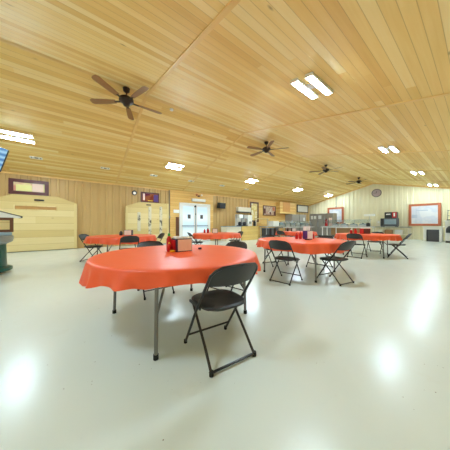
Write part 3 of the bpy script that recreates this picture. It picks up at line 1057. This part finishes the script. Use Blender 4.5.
tag(o, 'white countertop oven on the steel work table', 'oven')

k = thing('serving_table', 'long steel serving table with a glass guard behind the farthest round table', 'table', (14.9, 9.75, 0))
b = MB(); b.box((0, 0, 0.88), (4.4, 0.8, 0.10), bevel=0.008); b.build('tabletop', M['steel'], k)
b = MB(); b.box((0, 0.05, 0.25), (4.2, 0.6, 0.03)); b.build('under_shelf', M['steel'], k)
for x in (-2.1, -0.7, 0.7, 2.1):
    for sy in (-1, 1):
        b = MB(); b.cyl((x, sy * 0.33, 0.415), 0.022, 0.83, 10); b.build('leg', M['steel'], k, True)
    b = MB(); b.tube([(x, -0.34, 0.93), (x, -0.34, 1.22), (x, -0.10, 1.42)], 0.014); b.build('guard_post', M['steel'], k, True)
b = MB(); b.box((0, -0.23, 1.32), (4.3, 0.36, 0.012), rot=(0.6, 0, 0)); b.build('guard_glass', M['glass'], k)
b = MB(); b.box((0, -0.48, 0.90), (4.4, 0.2, 0.03), bevel=0.004); b.build('tray_rail', M['white'], k)
for i, x in enumerate((13.0, 13.75, 14.5, 15.25, 16.0, 16.7)):
    r = thing('chafing_dish', ('steel chafing dish nearest the white countertop oven', 'steel chafing dish, second on the long serving table',
              'steel chafing dish, third on the long serving table', 'steel chafing dish, fourth on the long serving table',
              'steel chafing dish, fifth on the long serving table', 'steel chafing dish nearest the fridges')[i], 'chafing dish', (x, 9.85, 0.932), 0, 'chafing dishes')
    b = MB(); b.box((0, 0, 0.09), (0.56, 0.40, 0.17), bevel=0.015); b.build('pan', M['steel'], r)
    b = MB(); b.cyl((0, 0, 0.16), 0.20, 0.54, 18, rot=(0, PI / 2, 0)); b.build('lid', M['steel'] if i % 2 else M['bluegrey'], r, True)
    b = MB(); b.box((0, -0.02, 0.375), (0.14, 0.03, 0.03)); b.build('handle', M['dark'], r)


def fridge(loc, rz, w, h, label, notes):
    r = thing('steel_fridge', label, 'refrigerator', loc, rz, 'steel fridges')
    b = MB(); b.box((0, 0.36, h / 2 + 0.04), (w, 0.70, h - 0.08), bevel=0.01); b.build('cabinet', M['steel_dark'], r)
    b = MB(); b.box((0, 0.38, 0.05), (w - 0.08, 0.6, 0.09)); b.build('plinth', M['dark'], r)
    b = MB(); b.box((0, -0.01, h - 0.11), (w - 0.02, 0.04, 0.18), bevel=0.006); b.build('top_grille', M['steel_dark'], r)
    d = MB().box((0, -0.015, (h - 0.20) / 2 + 0.05), (w - 0.04, 0.05, h - 0.34), bevel=0.01).build('door', M['steel_dark'], r)
    b = MB(); b.box((-w / 2 + 0.09, -0.06, h * 0.52), (0.03, 0.05, 0.42), bevel=0.006); b.build('handle', M['steel'], d)
    for x, z, ww, hh in notes:
        b = MB(); b.box((x, -0.044, z), (ww, 0.006, hh)); b.build('paper_notice', M['paper'], r)
    return r


fridge((16.1, 10.50, 0), 0, 1.16, 2.06, 'leftmost steel fridge, against the pine wall', [])
fridge((17.30, 10.50, 0), 0, 1.16, 2.08, 'steel fridge in the corner with one small paper notice', [(0.2, 1.62, 0.22, 0.32)])
fridge((18.45, 10.03, 0), -PI / 2, 0.76, 2.16, 'steel fridge facing us under the whiteboard with two paper notices', [(-0.12, 1.8, 0.24, 0.34), (0.2, 1.8, 0.22, 0.30)])
fridge((18.45, 9.26, 0), -PI / 2, 0.74, 2.16, 'steel fridge with one square paper notice left of the framed poster', [(-0.1, 1.82, 0.3, 0.34)])
fridge((18.45, 8.50, 0), -PI / 2, 0.74, 2.16, 'rightmost steel fridge, nearest the buffet counter', [])

# ------------------------------------------------------------------ buffet counter before the gable wall
k = thing('buffet_counter', 'steel buffet counter with glass shelf in front of the gable wall', 'counter', (16.4, 6.3, 0))
b = MB(); b.box((0, 0, 0.93), (0.9, 3.4, 0.10), bevel=0.008); b.build('countertop', M['steel'], k)
b = MB(); b.box((0.1, -0.2, 0.56), (0.5, 2.5, 0.56), bevel=0.005); b.build('back_panel', M['brown_panel'], k)
for y in (-1.62, -0.55, 0.55, 1.62):
    for sx in (-1, 1):
        b = MB(); b.box((sx * 0.40, y, 0.44), (0.05, 0.05, 0.88)); b.build('leg', M['white'], k)
    b = MB(); b.cyl((0.1, y * 0.95, 1.22), 0.018, 0.48, 10); b.build('guard_post', M['steel'], k, True)
b = MB(); b.box((-0.05, 0, 1.47), (0.5, 3.2, 0.02)); b.build('guard_shelf', M['glass'], k)
b = MB(); b.box((-0.30, 0.0, 1.33), (0.012, 3.2, 0.26), rot=(0, 0.5, 0)); b.build('guard_glass', M['glass'], k)
b = MB(); b.box((-0.53, 0, 0.90), (0.16, 3.4, 0.03)); b.build('tray_rail', M['white'], k)
for i, y in enumerate((5.15, 5.75, 6.35, 6.95)):
    r = thing('food_pan', ('steel food pan at the right end of the buffet counter', 'steel food pan, second from the right on the buffet counter',
              'steel food pan, third from the right on the buffet counter', 'steel food pan farthest left on the buffet counter')[i], 'pan', (16.3, y, 0.982), 0, 'buffet food pans')
    b = MB(); b.box((0, 0, 0.06), (0.36, 0.46, 0.12), bevel=0.012); b.build('pan', M['steel'], r)
    b = MB(); b.prism([(-0.22, 0.12), (0.22, 0.12), (0.12, 0.2), (-0.12, 0.2)], 'X', -0.17, 0.17); b.build('lid', M['bluegrey'], r)
    b = MB(); b.box((0, 0, 0.215), (0.03, 0.12, 0.03)); b.build('handle', M['dark'], r)
k = thing('heat_lamp', 'white box lamp on a post at the right end of the buffet counter', 'lamp', (16.5, 4.82, 0.982))
b = MB(); b.cyl((0, 0, 0.37), 0.018, 0.74, 10); b.build('post', M['steel'], k, True)
b = MB(); b.box((0, 0, 0.80), (0.25, 0.62, 0.15), bevel=0.01); b.build('hood', M['white'], k)
o = MB().lathe([(0.10, 0), (0.12, 0.02), (0.12, 0.20), (0.07, 0.26)], n=18).build('pot', M['black_metal'], None, True)
o.location = (16.1, 4.78, 0.982); tag(o, 'small black pot at the right end of the buffet counter', 'pot')
r = thing('syrup_bottle', 'red bottle with white label at the left end of the buffet counter', 'bottle', (16.25, 7.72, 0.982))
b = MB(); b.lathe([(0.10, 0), (0.11, 0.02), (0.11, 0.42), (0.05, 0.54)], n=18); b.build('bottle_body', M['red'], r, True)
b = MB(); b.lathe([(0.055, 0.53), (0.055, 0.62), (0.02, 0.63)], n=14); b.build('cap', M['black_plastic'], r, True)
r = thing('paper_towel_roll', 'white paper towel roll beside the red bottle on the buffet counter', 'paper towels', (16.35, 7.44, 0.982))
b = MB(); b.cyl((0, 0, 0.35), 0.12, 0.66, 20); b.build('roll', M['pink_paper'], r, True)
b = MB(); b.cyl((0, 0, 0.01), 0.14, 0.02, 20); b.cyl((0, 0, 0.36), 0.015, 0.72, 8); b.build('holder', M['black_metal'], r)

# ------------------------------------------------------------------ microwave table and cabinets at the right
k = thing('side_table', 'long pale side table carrying the microwave', 'table', (19.2, 4.15, 0))
b = MB(); b.box((0, 0, 0.92), (0.75, 2.1, 0.05), bevel=0.005); b.build('tabletop', M['grey_rim'], k)
b = MB(); b.box((0.05, 0, 0.35), (0.62, 2.0, 0.03)); b.build('under_shelf', M['cream'], k)
for sx in (-1, 1):
    for sy in (-1, 1):
        b = MB(); b.box((sx * 0.32, sy * 0.98, 0.45), (0.05, 0.05, 0.9)); b.build('leg', M['cream'], k)
r = thing('microwave', 'grey microwave oven on the side table below the black monitor', 'microwave', (19.2, 4.30, 0.947))
b = MB(); b.box((0, 0, 0.34), (0.6, 1.0, 0.62), bevel=0.01); b.build('case', M['charcoal'], r)
b = MB(); b.box((-0.305, -0.10, 0.38), (0.02, 0.70, 0.40)); b.build('door_window', M['bluegrey'], r)
b = MB(); b.box((-0.305, 0.39, 0.36), (0.02, 0.16, 0.5)); b.build('control_panel', M['dark'], r)
b = MB(); b.box((-0.24, 0.42, 0.012), (0.08, 0.08, 0.024)); b.box((-0.24, -0.42, 0.012), (0.08, 0.08, 0.024)); b.box((0.24, 0.42, 0.012), (0.08, 0.08, 0.024)); b.box((0.24, -0.42, 0.012), (0.08, 0.08, 0.024)); b.build('foot', M['rubber'], r)
r = thing('display_box', 'black and red display box on top of the microwave', 'display', (19.2, 4.20, 1.60))
b = MB(); b.box((0, 0, 0.24), (0.4, 0.74, 0.46), bevel=0.01); b.build('case', M['black_plastic'], r)
b = MB(); b.box((-0.205, -0.22, 0.24), (0.012, 0.26, 0.42)); b.build('red_panel', M['red'], r)
b = MB(); b.box((-0.213, -0.22, 0.26), (0.008, 0.09, 0.26)); b.box((-0.207, 0.14, 0.30), (0.008, 0.26, 0.08)); b.build('white_mark', M['paper'], r)
o = MB().box((19.2, 4.95, 0.947 + 0.26), (0.3, 0.3, 0.50), bevel=0.01).build('cup_dispenser', M['cream'])
b = MB(); b.cyl((19.04, 4.95, 1.30), 0.06, 0.14, 14); b.build('spout', M['white'], o)
tag(o, 'cream cup dispenser left of the microwave', 'dispenser')
for i, (y, z, c_) in enumerate(((4.85, 0.367, 'cream'), (4.35, 0.367, 'brown_panel'), (3.75, 0.367, 'paper'))):
    o = MB().box((19.2, y, z + 0.17), (0.4, 0.42, 0.34), bevel=0.01).build('carton', M[c_])
    tag(o, ('cream carton at the left below the microwave table', 'brown carton in the middle below the microwave table', 'white carton at the right below the microwave table')[i], 'box', 'cartons under the side table')

k = thing('white_cabinet', 'waist-high white cabinet with dark open front below the wide poster', 'cabinet', (18.5, 1.92, 0))
b = MB(); b.prism([(-0.42, 0.0), (-0.29, 0.0), (-0.29, 0.78), (0.29, 0.78), (0.29, 0.0), (0.42, 0.0), (0.42, 0.945), (-0.42, 0.945)], 'X', -0.28, 0.30); b.build('carcass', M['white'], k)
b = MB(); b.box((0, 0, 0.97), (0.66, 0.96, 0.05), bevel=0.006); b.build('top', M['white'], k)
b = MB(); b.box((-0.10, 0, 0.39), (0.03, 0.578, 0.776)); b.build('dark_panel', M['charcoal'], k)
k = thing('coffee_stand', 'white stand at the right edge with a black dome in front', 'stand', (18.3, 0.95, 0))
b = MB(); b.box((0.15, 0, 0.66), (0.5, 0.86, 1.30), bevel=0.01); b.build('cabinet', M['white'], k)
b = MB(); b.box((0.1, 0, 1.34), (0.7, 0.94, 0.05), bevel=0.006); b.build('top', M['white'], k)
b = MB(); b.box((-0.16, 0, 0.35), (0.2, 0.74, 0.50), bevel=0.02); b.build('bin_body', M['white'], k)
b = MB(); b.lathe([(0.36, 0.60), (0.38, 0.63), (0.37, 0.85), (0.28, 1.0), (0.1, 1.08), (0.01, 1.09)], (-0.18, 0.02, 0), 24); b.build('dome', M['black_plastic'], k, True)
b = MB(); b.box((-0.16, 0, 0.05), (0.26, 0.8, 0.10)); b.build('plinth', M['dark'], k)
r = thing('wire_rack', 'black wire rack standing on the white stand at the right edge', 'rack', (18.3, 1.05, 1.367))
b = MB(); b.box((0, 0, 0.03), (0.36, 0.52, 0.06), bevel=0.006); b.build('base', M['black_metal'], r)
b = MB()
for z in (0.3, 0.62):
    for sx in (-1, 1):
        b.tube([(sx * 0.15, -0.24, z), (sx * 0.15, 0.24, z)], 0.008)
for sx in (-1, 1):
    for y in (-0.24, 0, 0.24):
        b.tube([(sx * 0.15, y, 0.05), (sx * 0.15, y * 0.9, 0.66)], 0.008)
b.build('wires', M['grey_metal'], r)

# ------------------------------------------------------------------ green kiosk and hanging screen at the left edge
k = thing('game_kiosk', 'dark green kiosk with grey rim and white sloped roof at the left edge', 'kiosk', (-1.86, 6.58, 0), HEAD - PI / 2 + 0.91)
b = MB(); b.lathe([(0.50, 0.06), (0.56, 0.07), (0.56, 0.13), (0.47, 0.16), (0.46, 0.66), (0.50, 0.70)], n=40); b.build('body', M['green'], k, True)
b = MB(); b.lathe([(0.30, 0.0), (0.40, 0.02), (0.42, 0.08)], n=24); b.build('foot', M['brown'], k, True)
b = MB(); b.lathe([(0.46, 0.66), (0.56, 0.72), (0.575, 0.78), (0.575, 0.84), (0.54, 0.865)], n=40); b.build('rim', M['grey_rim'], k, True)
b = MB(); b.box((0, 0, 0.90), (1.06, 0.60, 0.07), bevel=0.01); b.build('ledge', M['bluegrey'], k)
b = MB(); b.frame(-0.56, 0.56, 0.935, 1.268, 0.06, 'Y', -0.16, 0.16); b.build('frame', M['brown'], k)
b = MB(); b.box((0, -0.03, 1.10), (1.0, 0.25, 0.215)); b.build('back_board', M['board'], k)
b = MB(); b.prism([(-0.67, 1.27), (0.67, 1.27), (0.67, 1.295), (0.0, 1.51), (-0.67, 1.295)], 'Y', -0.2, 0.2); rf = b.build('roof', M['white'], k)
b = MB()
for s in (-1, 1):
    b.prism([(s * 0.70, 1.268), (s * 0.70, 1.305), (0.0, 1.535), (0.0, 1.512), (s * 0.671, 1.297), (s * 0.671, 1.268)], 'Y', -0.22, 0.22)
b.build('roof_edge', M['charcoal'], rf)

k = thing('hanging_screen', 'blue lit screen hung from the ceiling at the left edge', 'screen', (-2.08, 6.82, 2.80), HEAD - PI / 2 + 0.9)
b = MB(); b.box((0, 0, 0), (1.25, 0.09, 0.58), rot=(0.12, 0.24, 0), bevel=0.03); b.build('case', M['black_plastic'], k)
b = MB(); b.box((0, -0.052, 0), (1.20, 0.01, 0.54), rot=(0.12, 0.24, 0)); b.build('display', M['screen'], k)
b = MB(); b.cyl((0, 0.08, 0.2 + (ceil_z(6.82) - 3.0) / 2), 0.025, ceil_z(6.82) - 3.0, 12); b.build('pole', M['black_metal'], k, True)
b = MB(); b.box((0, 0.06, 0.18), (0.3, 0.12, 0.3), bevel=0.01); b.build('mount', M['black_metal'], k)
